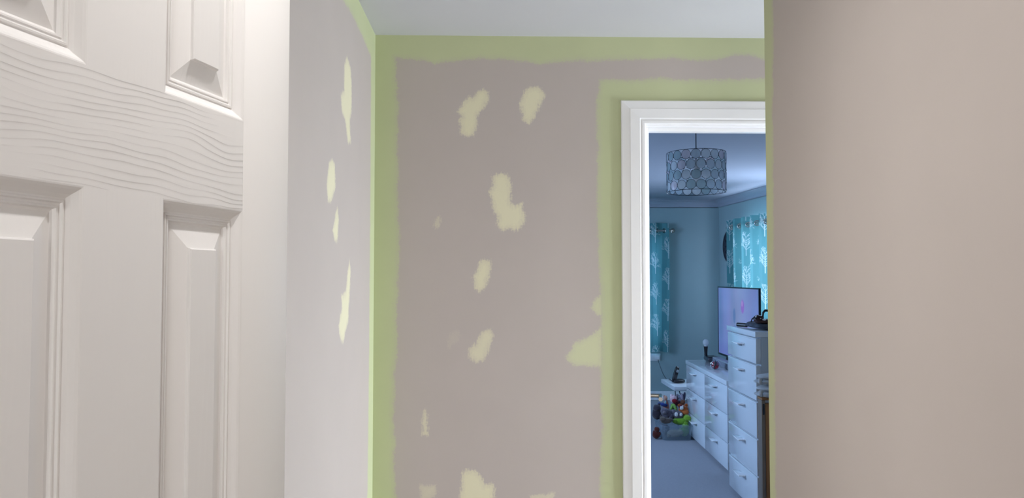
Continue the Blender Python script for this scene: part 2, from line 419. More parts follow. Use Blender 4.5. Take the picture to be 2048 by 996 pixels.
def far_field(x, z):
    P = np.stack([x, z], 1)
    best = np.maximum(interp(z, [(b, a) for a, b in EDGE_LEFT]) - x, z - interp(x, EDGE_TOP))
    arch = np.minimum(x - interp(z, [(b, a) for a, b in EDGE_ARCH]), interp(x, EDGE_ARCH_TOP) - z)
    best = np.maximum(best, arch); cov = np.ones(len(x)); pale = np.zeros(len(x))
    for poly, cv, pv in zip(FAR_PATCHES, PATCH_COVER, [1.0]*11 + [.35, .35]):
        s = poly_sd(P, poly)
        up = s > best; cov = np.where(up & (s > -.03), cv, cov); pale = np.where(up & (s > -.03), pv, pale); best = np.maximum(best, s)
    return best, cov, pale
xo = DX0 - .028
wf = grids('wall_far', [(XL, xo, 200, 0, ZC, 470), (xo, XE, 200, DZ+.028, ZC, 70), (DX1+.028, XE, 10, 0, DZ+.028, 10)],
           lambda u, v: (u, YF, v), far_field, M['wall_paint'],
           boxquads((XL-.1, YF+.0015, 0), (xo, YB, ZC)) + boxquads((DX1+.028, YF+.0015, 0), (XE+.1, YB, ZC)) + boxquads((xo, YF+.0015, DZ+.028), (DX1+.028, YB, ZC)))
landing(link(wf)); tag(wf, 'mauve beige far wall of the landing with pale green brushed borders and filler patches', 'wall', kind='structure')

def left_field(y, z):
    P = np.stack([y, z], 1)
    edge = interp(z, [(.5, 2.756), (1.15, 2.775), (1.89, 2.777), (2.2, 2.772)])
    best = np.maximum(y - edge, z - interp(y, [(1.6, 2.26), (2.243, 2.253), (2.404, 2.262), (2.763, 2.236)]))
    pale = np.zeros(len(y))
    for poly in LEFT_PATCHES:
        s = poly_sd(P, poly); pale = np.where((s > best) & (s > -.05), 1.0, pale); best = np.maximum(best, s)
    return best, np.ones(len(y)), pale
CY0, CY1 = -.2, .52            # doorway in the left wall
wl = grids('wall_left', [(1.55, YF, 250, .4, ZC, 370), (CY1, 1.55, 4, 0, ZC, 4), (1.55, YF, 4, 0, .4, 4), (CY0, CY1, 2, 2.02, ZC, 2), (-2.2, CY0, 4, 0, ZC, 4)],
           lambda u, v: (XL, u, v), left_field, M['wall_paint'],
           boxquads((XL-.1, CY1, 0), (XL-.0015, YF, ZC)) + boxquads((XL-.1, CY0, 2.02), (XL-.0015, CY1, ZC)) + boxquads((XL-.1, -2.2, 0), (XL-.0015, CY0, ZC)))
landing(link(wl)); tag(wl, 'left landing wall behind the white panelled door with a few pale green patches', 'wall', kind='structure')
bm = B()
LX0, LY0, LY1 = -2.6, -2.9, 1.3
box(bm, (LX0, LY0-.1, 0), (XL-.1, LY0, ZC)); box(bm, (LX0, LY1, 0), (XL-.1, LY1+.1, ZC)); box(bm, (LX0, LY0, ZC), (XL-.12, LY1, ZC+.06)); box(bm, (LX0, LY0, -.06), (XL-.72, LY1, 0))
q = holed(B(), LY0, LY1, ZC, 0, .1, (-2.7, -1.4, 1.2, 2.2)); turn(q, PI/2, (LX0, 0, 0))
me_ = bpy.data.meshes.new('tmp'); q.to_mesh(me_); q.free(); bm.from_mesh(me_)
struct('wall_left_room', bm, M['plain_wall'], 'shell of the room behind the open door in the left wall', 'wall')
fb, gb = frame_xz(-2.7, -1.4, 1.2, 2.2, .03); turn(fb, PI/2, (LX0, 0, 0)); turn(gb, PI/2, (LX0, 0, 0))
window(6, fb, gb, 'white framed window in the room on the left out of view', True)

def right_field(y, z):
    edge = interp(z, [(.4, 1.752), (.905, 1.749), (1.484, 1.741), (1.8, 1.736), (2.07, 1.725)])
    return np.maximum(y - edge, z - 2.26), np.ones(len(y)), np.zeros(len(y))
wr = grids('wall_right', [(-2.2, 1.6, 8, 0, 2.2, 8), (-2.2, 1.6, 8, 2.2, ZC, 8), (1.6, YR, 40, 0, ZC, 200)], lambda u, v: (XR, u, v), right_field, M['wall_paint'],
           boxquads((XR+.0015, -2.2, 0), (XR+.1, YR, ZC)) + boxquads((XR+.1, YR-.1, 0), (XE, YR, ZC)))
landing(link(wr)); tag(wr, 'mauve beige wall filling the right side with a pale green strip along its end', 'wall', kind='structure')

EW = YF - YR
bm = holed(B(), -EW-.1, 0, ZC, 0, .1, (-1.09, -.40, .35, 1.55)); turn(bm, -PI/2, (XE, YR-.1, 0))
struct('wall_end', bm, M['plain_wall'], 'end wall of the landing around the corner on the right', 'wall')
fb, gb = frame_xz(-1.09, -.40, .35, 1.55, .03); turn(fb, -PI/2, (XE, YR-.1, 0)); turn(gb, -PI/2, (XE, YR-.1, 0))
window(1, fb, gb, 'white framed window in the landing end wall around the corner', True)
bm = holed(B(), XL-.1, XR+.1, ZC, -2.3, -2.2, (-.35, .55, .9, 2.1))
struct('wall_back', bm, M['plain_wall'], 'landing wall behind the viewer', 'wall')
fb, gb = frame_xz(-.35, .55, .9, 2.1, -2.27)
window(2, fb, gb, 'white framed window in the landing wall behind the viewer', True)
bm = B(); box(bm, (XL, YF-.016, 0), (DX0-.1, YF, .12)); box(bm, (XL, CY1+.03, 0), (XL+.016, YF-.016, .12)); box(bm, (XR-.016, -2.2, 0), (XR, YR, .12))
struct('baseboard_landing', bm, M['gloss'], 'white skirting board around the landing', 'baseboard')

# bedroom door frame: architrave, lining and stop
tr = landing(empty('trim_1')); tag(tr, 'white gloss door frame with moulded architrave around the bedroom doorway', 'door frame', kind='structure')
prof = [(.092, 0), (.092, .009), (.089, .0115), (.060, .0165), (.058, .019), (.022, .0215), (.017, .0175), (.014, .0175), (.012, .0205), (.003, .0205), (0, .018), (0, 0)]
bm = B(); x0, x1, z1 = DX0-.006, DX1+.006, DZ+.006
rings = []
for (sx, sz) in ((0, 0), (0, 1), (1, 1), (1, 0)):
    rings.append([bm.verts.new((x0-d if sx == 0 else x1+d, YF-h, z1+d if sz else 0)) for d, h in prof])
for a, b in zip(rings, rings[1:]):
    for k in range(len(prof)-1): bm.faces.new((a[k], a[k+1], b[k+1], b[k]))
obj('architrave', bm, M['gloss'], tr)
bm = B(); y0, y1 = YF-.004, YB+.002
box(bm, (DX0-.028, y0, 0), (DX0, y1, DZ+.028), .001, 1); box(bm, (DX1, y0, 0), (DX1+.028, y1, DZ+.028), .001, 1); box(bm, (DX0, y0, DZ), (DX1, y1, DZ+.028), .001, 1)
obj('lining', bm, M['gloss'], tr)
bm = B()
box(bm, (DX0, YF+.025, 0), (DX0+.016, YF+.062, DZ), .002, 2); box(bm, (DX1-.016, YF+.025, 0), (DX1, YF+.062, DZ), .002, 2); box(bm, (DX0+.016, YF+.025, DZ-.015), (DX1-.016, YF+.062, DZ), .002, 2)
obj('door_stop', bm, M['gloss'], tr)
# door lining at the hinge side
bm = B(); box(bm, (XL-.1, CY1-.001, 0), (XL+.002, CY1+.028, 2.02)); box(bm, (XL-.1, CY0-.028, 0), (XL+.002, CY0, 2.02)); box(bm, (XL-.1, CY0, 1.99), (XL+.002, CY1, 2.02))
struct('trim_2', bm, M['gloss'], 'white door lining of the doorway in the left wall', 'door frame')

# recessed downlight in the landing ceiling
DLX, DLY = -.02, .84
bm = B(); lathe(bm, [(.046, -.004), (.046, 0), (.036, 0), (.034, .02), (.001, .02)], (0, 0, 0), 28)
dl = landing(empty('downlight'))
o = obj('trim_ring', bm, M['chrome'], dl, 40); o.location = (DLX, DLY, ZC-.001)
bm = B(); lathe(bm, [(.001, 0), (.030, 0), (.030, .004), (.001, .004)], (DLX, DLY, ZC-.004), 24)
obj('lamp_face', bm, mat('lit lamp face', (255, 244, 228), .4, 0, emit=6), dl)
tag(dl, 'small chrome recessed downlight in the landing ceiling', 'light')
p = Matrix.Rotation(TH, 3, 'Z') @ Vector((DLX, DLY, ZC-.012))
spot('downlight_lamp', p, (0, 0, 0), 27, (1, .99, .98), R(165), .9, .03)

# ------------------------------------------------------------------ panelled door standing open against the left wall
DW, DH, DT = .637, 1.981, .035
ang = R(12.26)
d1 = empty('door_1', (-.3155-DW*math.sin(ang), 1.053-DW*math.cos(ang), .008), PI/2-ang)
tag(d1, 'white six panel door with moulded wood grain standing open on the left', 'door', kind='structure')
PX = [(.1135, .2643), (.3730, .5237)]
PZ = [(.215, .655), (.855, 1.495), (1.608, 1.862)]
def bx1(name, a, b, m): return obj(name, box(B(), a, b, .0012, 2), m, d1, 40)
bx1('stile', (0, 0, 0), (PX[0][0], DT, DH), M['door_stile']); bx1('stile', (PX[1][1], 0, 0), (DW, DT, DH), M['door_stile'])
for za, zb in ((0, PZ[0][0]), (PZ[0][1], PZ[1][0]), (PZ[1][1], PZ[2][0]), (PZ[2][1], DH)):
    obj('rail', box(B(), (PX[0][0], 0, za), (PX[1][1], DT, zb)), M['door_rail'], d1)
for za, zb in PZ: obj('muntin', box(B(), (PX[0][1], 0, za), (PX[1][0], DT, zb)), M['door_stile'], d1)
PROF = [(0, 0), (.0015, .0003), (.004, .0018), (.0085, .0062), (.0120, .0086), (.0135, .0089), (.0142, .0076), (.0160, .0074), (.0172, .0094), (.0190, .0098), (.0198, .0088), (.0215, .0090), (.0228, .0122), (.0250, .0132), (.0505, .0055), (.0511, .0024), (.0525, .0014)]
for x0, x1 in PX:
    for z0, z1 in PZ:
        bm = B()
        for side in (0, 1):
            rg = []
            for d, h in PROF:
                y = h if side == 0 else DT-h
                rg.append([bm.verts.new(q) for q in ((x0+d, y, z0+d), (x1-d, y, z0+d), (x1-d, y, z1-d), (x0+d, y, z1-d))])
            for a, b in zip(rg, rg[1:]):
                for k in range(4): bm.faces.new((a[k], a[(k+1) % 4], b[(k+1) % 4], b[k]))
            bm.faces.new(rg[-1])
        obj('panel', bm, M['door_panel'], d1)
def lever(parent, x, z, out, toward, m):
    """lever handle: out = +-1 side of the leaf along y, toward = direction of the lever along x"""
    y = 0 if out < 0 else DT
    rot = Matrix.Rotation(R(90)*(-out), 3, 'X')
    e = obj('handle', tube(tube(B(), [(x, y, z), (x, y+out*.058, z)], .0095, 14), [(x, y+out*.058, z), (x+toward*.02, y+out*.062, z), (x+toward*.105, y+out*.060, z)], [.011, .0105, .0095], 14), m, parent, 50)
    obj('rose', lathe(B(), [(.026, 0), (.026, .006), (.022, .009), (.001, .009)], (x, y, z), 24, rot), m, e, 40)
    return e
lever(d1, DW-.06, 1.0, -1, -1, M['chrome'])
for z in (.2, 1.0, 1.75): obj('hinge', tube(B(), [(.002, -.006, z), (.002, -.006, z+.09)], .006, 10), M['chrome'], d1, 40)

# bedroom door, standing open behind its frame
p = Matrix.Rotation(TH, 3, 'Z') @ Vector((DX0+.006, YB+.004, 0))
a2 = R(13.3)
d2 = empty('door_2', p, PI/2 - a2 + TH)
tag(d2, 'white bedroom door standing open behind the door frame with only its lever handle showing', 'door', kind='structure')
obj('leaf', box(B(), (0, 0, .008), (.74, DT, 1.985), .001, 1), M['gloss'], d2)
lever(d2, .682, .842, -1, -1, M['brass'])

# ------------------------------------------------------------------ the bedroom shell (camera-axis frame)
ZB, YW = 2.30, 8.70
RW = math.atan(.088)                     # right wall leans off the axis
c0 = Vector((2.405, YW, 0))              # far right corner
bm = B(); box(bm, (-1.5, 2.8, -.07), (3.4, YW+.2, -.002)); struct('floor_bedroom', bm, M['carpet'], 'blue grey carpeted bedroom floor', 'floor', False)
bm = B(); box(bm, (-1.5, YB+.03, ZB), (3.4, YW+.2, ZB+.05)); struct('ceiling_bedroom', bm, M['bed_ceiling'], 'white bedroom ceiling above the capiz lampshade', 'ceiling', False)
bm = holed(B(), -1.5, c0.x+.1, ZB, YW, YW+.12, (.45, 1.74, .62, 1.9)); struct('wall_bedroom_far', bm, M['bed_wall'], 'blue grey far wall of the bedroom behind the side table', 'wall', False)
fb, gb = frame_xz(.45, 1.74, .62, 1.9, YW+.04); window(3, fb, gb, 'white framed bedroom window behind the narrow curtain', False)
bm = holed(B(), 2.8, YW, ZB, 0, .1, (4.6, 6.6, 1.1, 2.2)); turn(bm, PI/2, (-1.4, 0, 0)); struct('wall_bedroom_left', bm, M['bed_wall'], 'left wall of the bedroom hidden beside the doorway', 'wall', False)
bm = B(); box(bm, (-1.5, YB+.001, 0), (DX0-.03, YB+.03, ZB)); box(bm, (DX1+.03, YB+.001, 0), (3.4, YB+.03, ZB)); box(bm, (DX0-.03, YB+.001, DZ+.03), (DX1+.03, YB+.03, ZB))
struct('wall_bedroom_near', bm, M['bed_wall'], 'bedroom side of the wall around the doorway', 'wall')
fb, gb = frame_xz(4.6, 6.6, 1.1, 2.2, .03); turn(fb, PI/2, (-1.4, 0, 0)); turn(gb, PI/2, (-1.4, 0, 0))
window(5, fb, gb, 'white framed window added for light in the unseen left wall of the bedroom', False)  # unseen opening added to brighten the bedroom furniture
# right wall: local x runs from the corner towards the camera
RWALL = Matrix.Translation(c0) @ Matrix.Rotation(-PI/2 + RW, 4, 'Z')
bm = holed(B(), -.02, 6.2, ZB, 0, .12, (.74, 2.55, .92, 2.0)); bmesh.ops.transform(bm, matrix=RWALL, verts=bm.verts)
struct('wall_bedroom_right', bm, M['bed_wall'], 'blue grey right wall of the bedroom behind the tree print curtain', 'wall', False)
fb, gb = frame_xz(.74, 2.55, .92, 2.0, .05)
for q in (fb, gb): bmesh.ops.transform(q, matrix=RWALL, verts=q.verts)
window(4, fb, gb, 'white framed bedroom window behind the wide tree print curtain', False)
def coving(n):
    d = .082; pr = [(0, 0)] + [(d - d*math.cos(t)*.86, d*math.sin(t)*.86) for t in [i*PI/16 for i in range(1, 8)]]
    out = [(d, 0), (d, -.006)] + [(d*(1-math.sin(t))+.0, -.006-(d-.012)*(1-math.cos(t))) for t in [i*PI/16 for i in range(9)]] + [(0, -d), (0, 0)]
    return out
def cove(name, length, mtx, label):
    bm = B(); pr = coving(0)
    a = [bm.verts.new((0, -o_, ZB+z)) for o_, z in pr]; b = [bm.verts.new((length, -o_, ZB+z)) for o_, z in pr]
    for k in range(len(pr)-1): bm.faces.new((a[k], a[k+1], b[k+1], b[k]))
    bmesh.ops.transform(bm, matrix=mtx, verts=bm.verts)
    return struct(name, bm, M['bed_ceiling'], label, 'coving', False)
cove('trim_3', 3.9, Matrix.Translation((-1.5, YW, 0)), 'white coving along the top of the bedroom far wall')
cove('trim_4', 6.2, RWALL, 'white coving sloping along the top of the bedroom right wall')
bm = B(); box(bm, (-1.4, YW-.015, 0), (2.4, YW, .1)); struct('baseboard_far', bm, M['gloss'], 'white skirting board along the bedroom far wall', 'baseboard', False)

# ------------------------------------------------------------------ curtains with printed trees
def tree_tile(seed, nw=110, nh=150):
    """coverage of one printed tree on an nw x nh grid (2 mm cells)"""
    rnd = random.Random(seed); segs = []
    def grow(x, y, a, ln, th, depth):
        x2, y2 = x+math.sin(a)*ln, y+math.cos(a)*ln
        segs.append((x, y, x2, y2, th))
        if depth == 0: return
        for k in range(3 if depth > 2 else 2):
            grow(x2, y2, a+rnd.uniform(-.75, .75), ln*rnd.uniform(.62, .85), th*.72, depth-1)
    segs.append((0, 0, 0, .15, .0065))
    for i in range(5):
        y0 = .06+.022*i
        for sgn in (-1, 1): grow(0, y0, sgn*rnd.uniform(.55, .95), .042-.003*i, .0036, 3)
    grow(0, .15, 0, .035, .005, 4)
    X, Y = np.meshgrid((np.arange(nw)-nw/2)*.002, np.arange(nh)*.002)
    cov = np.zeros_like(X)
    for (a, b, c, d, t) in segs:
        ex, ey = c-a, d-b; q = np.clip(((X-a)*ex+(Y-b)*ey)/(ex*ex+ey*ey), 0, 1)
        ds = np.hypot(X-a-q*ex, Y-b-q*ey)
        cov = np.maximum(cov, np.clip((t*.55+.0007-ds)/.0016, 0, 1))
    return cov
TILES = [tree_tile(s) for s in (3, 8, 21)]
def print_at(U, V):
    """printed trees on the flat cloth; columns 0.21 m apart, rows 0.355 m apart, every second column half a row down"""
    out = np.zeros_like(U)
    col = np.floor(U/.21).astype(int)
    lu = U - (col+.5)*.21
    vv = V + (col % 2)*.1775
    row = np.floor(vv/.355).astype(int); lv = vv - row*.355 - .03
    for k, T in enumerate(TILES):
        mk = ((col*2+row) % 3 == k)
        i = np.clip(np.round(lv/.002).astype(int), -1, T.shape[0]); j = np.clip(np.round(lu/.002+T.shape[1]/2).astype(int), -1, T.shape[1])
        ok = mk & (i >= 0) & (i < T.shape[0]) & (j >= 0) & (j < T.shape[1])
        out[ok] = T[i[ok], j[ok]]
    return out
def curtain(name, mtx, u0, u1, z0, z1, lam, amp, label, phase=0, du=.004, poff=0):
    """hangs in local x-z, folds along y"""
    n = int((u1-u0)/du)*2; nv = int((z1-z0)/.004)
    u = np.linspace(u0, u1, n+1)
    fold = lambda t: amp*np.clip(1.5*np.sin(2*PI*t/lam+phase), -1, 1)
    y = fold(u); s = np.concatenate([[0], np.cumsum(np.hypot(np.diff(u), np.diff(y)))])+poff
    z = np.linspace(z0, z1, nv+1); V = []; SU, SV = [], []
    for zz in z.tolist():
        k = 1 + .10*math.sin(zz*3.1+phase)*(z1-zz)
        for a, b, ss in zip(u.tolist(), y.tolist(), s.tolist()):
            V.append((a + .012*math.sin(a*23+zz*2.2)*(z1-zz), b*k, zz + .004*math.sin(a*31)))
    U, W_ = np.meshgrid(s, z)
    pr = print_at(U.ravel(), W_.ravel())
    k = n+1
    F = [(j*k+i, j*k+i+1, (j+1)*k+i+1, (j+1)*k+i) for j in range(nv) for i in range(n)]
    me = bpy.data.meshes.new(name); me.from_pydata(V, [], F)
    at = me.attributes.new('print', 'FLOAT', 'POINT'); at.data.foreach_set('value', pr.astype(np.float32))
    for p_ in me.polygons: p_.use_smooth = True
    me.materials.append(M['curtain']); me.transform(mtx)
    o = link(bpy.data.objects.new('fabric', me))
    root = empty(name); o.parent = root
    # metal eyelets where the pole passes through the folds
    k0 = math.ceil((2*(u0+.01)/lam + phase/PI)); t = []
    while True:
        uu = (k0*PI - phase)*lam/(2*PI)
        if uu > u1-.01: break
        t.append(uu); k0 += 1
    for uu in t:
        sl = math.atan2(float(fold(uu+.004)-fold(uu-.004)), .008)
        bm = ring(B(), (0, 0, 0), .024, .006, 'Y', 24, 8)
        bmesh.ops.transform(bm, matrix=mtx @ Matrix.Translation((uu, 0, 1.947)) @ Matrix.Rotation(sl, 4, 'Z'), verts=bm.verts)
        obj('eyelet', bm, M['chrome'], root, True)
    tag(root, label, 'curtain'); return root
FAR_C = Matrix.Translation((0, YW-.085, 0))
curtain('curtain', FAR_C, .36, 1.80, .56, 2.035, .17, .030, 'teal tree print curtain hanging on the bedroom far wall beside the door frame', 1.2, poff=.02)
RIGHT_C = RWALL @ Matrix.Translation((0, -.10, 0))
curtain('curtain', RIGHT_C, .60, 1.85, .55, 2.025, .22, .042, 'wide teal tree print curtain on the right wall behind the television', .4, poff=.06)
def rod(mtx, a, b, label, end):
    e = empty('curtain_pole')
    bm = tube(B(), [(a, 0, 1.947), (b, 0, 1.947)], .0125, 12); bmesh.ops.transform(bm, matrix=mtx, verts=bm.verts); obj('pole', bm, M['chrome'], e, 40)
    bm = B(); blob(bm, (end, 0, 1.947), (.028, .028, .028), nu=20, nv=12); s_ = 1 if end > a else -1
    tube(bm, [(end-s_*.055, 0, 1.947), (end-s_*.02, 0, 1.947)], .016, 12); bmesh.ops.transform(bm, matrix=mtx, verts=bm.verts); obj('finial', bm, M['brass'], e, 40)
    bm = B(); x = end-s_*.075; tube(bm, [(x, 0, 1.947), (x, .084 if mtx is FAR_C else .099, 1.947)], .008, 10); bmesh.ops.transform(bm, matrix=mtx, verts=bm.verts); obj('bracket', bm, M['brass'], e, 40)
    tag(e, label, 'curtain pole')
rod(FAR_C, .3, 1.80, 'metal curtain pole with ball end above the narrow curtain', 1.85)
rod(RIGHT_C, .62, 2.7, 'metal curtain pole through the eyelets of the wide curtain', .55)

# round dark wall hanging beside the wide curtain
wh = empty('wall_hanging'); tag(wh, 'round dark carved wall hanging half hidden behind the wide curtain', 'wall hanging')
T = RWALL @ Matrix.Translation((.36, -.001, 1.755)) @ Matrix.Rotation(R(90), 4, 'X')
bm = lathe(B(), [(.187, 0), (.19, .012), (.18, .026), (.165, .03), (.158, .02), (.06, .02), (.055, .03), (.001, .032)], (0, 0, 0), 40)
bmesh.ops.transform(bm, matrix=T, verts=bm.verts); md = mat('dark carved wood', (36, 38, 50), .6, .3, 30, .4, .004, 40); obj('disc', bm, md, wh, 40)
for k in range(12):
    a = 2*PI*k/12; bm = blob(B(), (.11*math.cos(a), .11*math.sin(a), .022), (.042, .015, .01), rot=Matrix.Rotation(a, 3, 'Z'), nu=12, nv=8)
    bmesh.ops.transform(bm, matrix=T, verts=bm.verts); obj('petal', bm, md, wh, True)

# ------------------------------------------------------------------ capiz drum lampshade
LX, LY, LZ0, LZ1, LR = 1.036, 4.2, 1.893, 2.113, .163
lamp = empty('pendant_lamp', (LX, LY, 0)); tag(lamp, 'drum pendant lampshade of round capiz shell discs in dark wire rings', 'lamp')
obj('cord', tube(B(), [(0, 0, ZB), (0, 0, LZ1-.06)], .0028, 8), M['cable'], lamp)
obj('ceiling_rose', lathe(B(), [(.045, 0), (.045, -.012), (.02, -.03), (.004, -.034)], (0, 0, ZB), 24), M['white_plastic'], lamp, 40)
obj('lamp_holder', lathe(B(), [(.004, .05), (.018, .045), (.02, 0), (.017, -.01)], (0, 0, LZ1-.09), 20), M['white_plastic'], lamp, 40)
obj('bulb', blob(B(), (0, 0, LZ1-.13), (.028, .028, .04), nu=16, nv=10), M['globe'], lamp, True)
for z in (LZ0, LZ1): obj('rim', ring(B(), (0, 0, z), LR, .0016, 'Z', 64, 6), M['wire'], lamp, True)
for k in range(3):
    a = k*2*PI/3+.5; obj('spoke', tube(B(), [(0, 0, LZ1-.06), (LR*math.cos(a), LR*math.sin(a), LZ1)], .0012, 6), M['wire'], lamp)
NR, ND = 4, 19
hr = (LZ1-LZ0)/NR; dr = .0262
disc_me, ring_me = {}, None
def disc_mesh():
    bm = B(); n = 20; c = bm.verts.new((LR+.0006, 0, 0)); vs = []
    for k in range(n):
        a = 2*PI*k/n; y, z = (dr-.0012)*math.cos(a), (dr-.0012)*math.sin(a); ph = y/LR
        vs.append(bm.verts.new((LR*math.cos(ph), LR*math.sin(ph), z)))
    for k in range(n): bm.faces.new((c, vs[k], vs[(k+1) % n]))
    me = bpy.data.meshes.new('shell_disc'); bm.to_mesh(me); bm.free(); return me
def hoop_mesh():
    bm = B(); n = 24; pts = []
    for k in range(n+1):
        a = 2*PI*k/n; ph = dr*math.cos(a)/LR; pts.append(((LR+.0006)*math.cos(ph), (LR+.0006)*math.sin(ph), dr*math.sin(a)))
    tube(bm, pts, .0011, 5, False); me = bpy.data.meshes.new('wire_hoop'); bm.to_mesh(me); bm.free(); me.materials.append(M['wire']); return me
hoop = hoop_mesh(); discs = []
for k in range(4):
    me = disc_mesh(); me.materials.append(CAPIZ[k]); discs.append(me)
rnd = random.Random(4)
for j in range(NR):
    for i in range(ND):
        a = 2*PI*(i + .5*(j % 2))/ND
        z = LZ0 + hr*(j+.5)
        o = link(bpy.data.objects.new('shell_disc', discs[rnd.choice([0, 0, 1, 1, 2, 3, 3])]), lamp); o.location = (0, 0, z); o.rotation_euler = (0, 0, a)
        h_ = link(bpy.data.objects.new('wire_hoop', hoop), o)

# ------------------------------------------------------------------ chests of drawers
def tab_handle(drawer, y, z, ln):
    """flat tab pull sticking out of a drawer front (front faces -x)"""
    h = obj('handle', box(B(), (-.044, y-ln/2, z-.004), (-.001, y+ln/2, z+.004), .002, 2), M['silver_white'], drawer, 40)
    obj('bracket', box(B(), (-.020, y-.02, z-.016), (0, y+.02, z-.0035), .002, 1), M['silver'], h)
M['silver_white'] = mat('pale glossy handle and edge highlight', (250, 250, 252), .15, 0, coat=1)  # near-white; also stands for the bright lines on the drawer edges
def chest(name, loc, rz, length, depth, height, top_t, rows, cols, hl, label, hoff=.05, gap=.003):
    """origin at the front far corner; runs along -y towards the camera; front faces -x"""
    e = empty(name, loc, rz); tag(e, label, 'chest of drawers')
    obj('body', box(B(), (.030, -length, .0), (depth, 0, height-top_t-.001), .001, 1), M['white_side'], e)
    obj('top', box(B(), (-.006, -length-.004, height-top_t), (depth, .004, height), .003, 2), M['white_gloss'], e, 40)
    cw = length/cols
    for c in range(cols):
        for z0, z1 in rows:
            ya, yb = -cw*c-.003, -cw*(c+1)+.003
            dw = obj('drawer', box(B(), (0, yb, z0+gap), (.0295, ya, z1-gap), .0015, 2), M['white_gloss'], e, 40)
            tab_handle(dw, (ya+yb)/2, z1-hoff, hl)
            if gap > .004: obj('edge_highlight', prism(B(), [(-.004, z1-gap-.007), (.012, z1-gap+.0015), (.012, z1-gap), (-.0005, z1-gap-.0075)], yb+.001, ya-.001), M['silver_white'], dw)  # pale strip added to imitate light catching the drawer's top edge
    return e
VPC = math.atan(19/1500)     # the chests stand slightly askew
LC = chest('low_chest', (1.572, 6.80, 0), -VPC, 1.345, .46, .667, .036, [(.02, .215), (.215, .42), (.42, .628)], 2, .13, 'low wide white gloss chest of drawers carrying the television', .042)
TC = chest('tall_chest', (1.456, 5.08, 0), -VPC, .61, .46, 1.0915, .033, [(.018, .238), (.238, .458), (.458, .678), (.678, .895), (.895, 1.056)], 1, .15, 'tall narrow white chest of drawers with dark bag and clothes on top', .055, .0055)

# ------------------------------------------------------------------ television and things on the low chest
tv = empty('television', (1.85, 6.74, .667), math.atan2(.017, 1.07)*1); tag(tv, 'flat black framed television whose screen carries a painted blue picture on the low chest', 'television')
TW, TZ0, TZ1 = 1.07, .061, .665
obj('casing', box(B(), (0, -TW, TZ0), (.013, 0, TZ1), .002, 2), M['black'], tv, 40)
bm = B(); t = .011
box(bm, (-.004, -TW, TZ0), (.0, 0, TZ0+.016)); box(bm, (-.004, -TW, TZ1-t), (0, 0, TZ1)); box(bm, (-.004, -t, TZ0+.016), (0, 0, TZ1-t)); box(bm, (-.004, -TW, TZ0+.016), (0, -TW+t, TZ1-t))
obj('bezel', bm, M['black'], tv)
obj('back_cover', box(B(), (.0125, -TW*.8, TZ0+.02), (.045, -TW*.2, TZ0+.30), .008, 3), M['black'], tv, 40)
nu, nv = 120, 70
u = np.linspace(0, 1, nu+1); v = np.linspace(0, 1, nv+1)
V = [(-.0015, -t-(TW-2*t)*a, TZ0+.016+(TZ1-TZ0-.016-t)*b) for b in v for a in u]
F = [(j*(nu+1)+i, j*(nu+1)+i+1, (j+1)*(nu+1)+i+1, (j+1)*(nu+1)+i) for j in range(nv) for i in range(nu)]
me = bpy.data.meshes.new('screen'); me.from_pydata(V, [], F)
colr = np.zeros(((nu+1)*(nv+1), 4)); k = 0
def sstep(x): x = max(0, min(1, x)); return x*x*(3-2*x)
for b in v:
    for a in u:
        n_ = noise.noise(Vector((a*5, b*1.6, 1.3))); n2_ = noise.noise(Vector((a*9, b*2.2, 7.7)))
        c = Vector(lin((112, 128, 198)))*(1+.35*n_) + Vector((.04, .0, .03))*n2_
        c = c.lerp(Vector(lin((150, 165, 205))), sstep((.5-abs(a-.55))*1.6)*.55)
        c = c.lerp(Vector(lin((88, 98, 190))), sstep((.45-b)*1.6)*.5)
        ell = lambda x0, y0, rx, ry: sstep((1-((a-x0)/rx)**2-((b-y0)/ry)**2)*2)
        c = c.lerp(Vector(lin((70, 105, 170))), ell(.43, .60, .035, .13)*.65)
        c = c.lerp(Vector(lin((150, 90, 205))), ell(.635, .75, .045, .11)*.85)
        c = c.lerp(Vector(lin((190, 160, 225))), ell(.625, .79, .014, .05)*.8)
        colr[k] = (*[max(0, q) for q in c], 1); k += 1
at = me.color_attributes.new('reflection', 'FLOAT_COLOR', 'POINT'); at.data.foreach_set('color', colr.ravel().astype(np.float32))
me.materials.append(M['screen']); link(bpy.data.objects.new('screen', me), tv)
for y in (-.22, -.85): obj('foot', prism(B(), [(-.03, .0005), (.12, .0005), (.04, .02), (.03, TZ0+.01), (.005, TZ0+.01), (.0, .02)], y-.012, y+.012), M['black'], tv)

def onchest(x, y): return (x, y, .667)
sb = empty('soundbar', onchest(1.742, 6.55), -.01); tag(sb, 'long grey soundbar lying in front of the television', 'soundbar')
obj('casing', box(B(), (0, -.92, .0005), (.062, 0, .056), .006, 3), M['silver'], sb, 40); obj('grille', box(B(), (-.003, -.9, .006), (.0, -.02, .046), .001, 1), M['dark_grille'] if 'dark_grille' in M else mat('woven grille', (118, 124, 136), .7, .2, 200, .5, .002, 300), sb)
mbx = empty('media_box', onchest(1.765, 6.70), 0); tag(mbx, 'flat dark media box beside the end of the soundbar', 'media box')
obj('casing', box(B(), (-.045, -.09, .0005), (.05, .08, .044), .02, 4), M['dark'], mbx, 40); obj('lid', box(B(), (-.035, -.08, .044), (.045, .07, .047), .001, 1), M['black'], mbx)
g = empty('table_lamp', (1.728, 6.715, .7145)); tag(g, 'small dark tapered lamp with a pale frosted globe on top of the media box', 'lamp')
obj('stem', lathe(B(), [(.013, 0), (.014, .004), (.0135, .02), (.0165, .062), (.019, .080), (.019, .084), (.012, .084)], (0, 0, 0), 20), M['black'], g, 40)
obj('globe', blob(B(), (0, 0, .117), (.026, .026, .030), nu=20, nv=12), M['globe'], g, True)
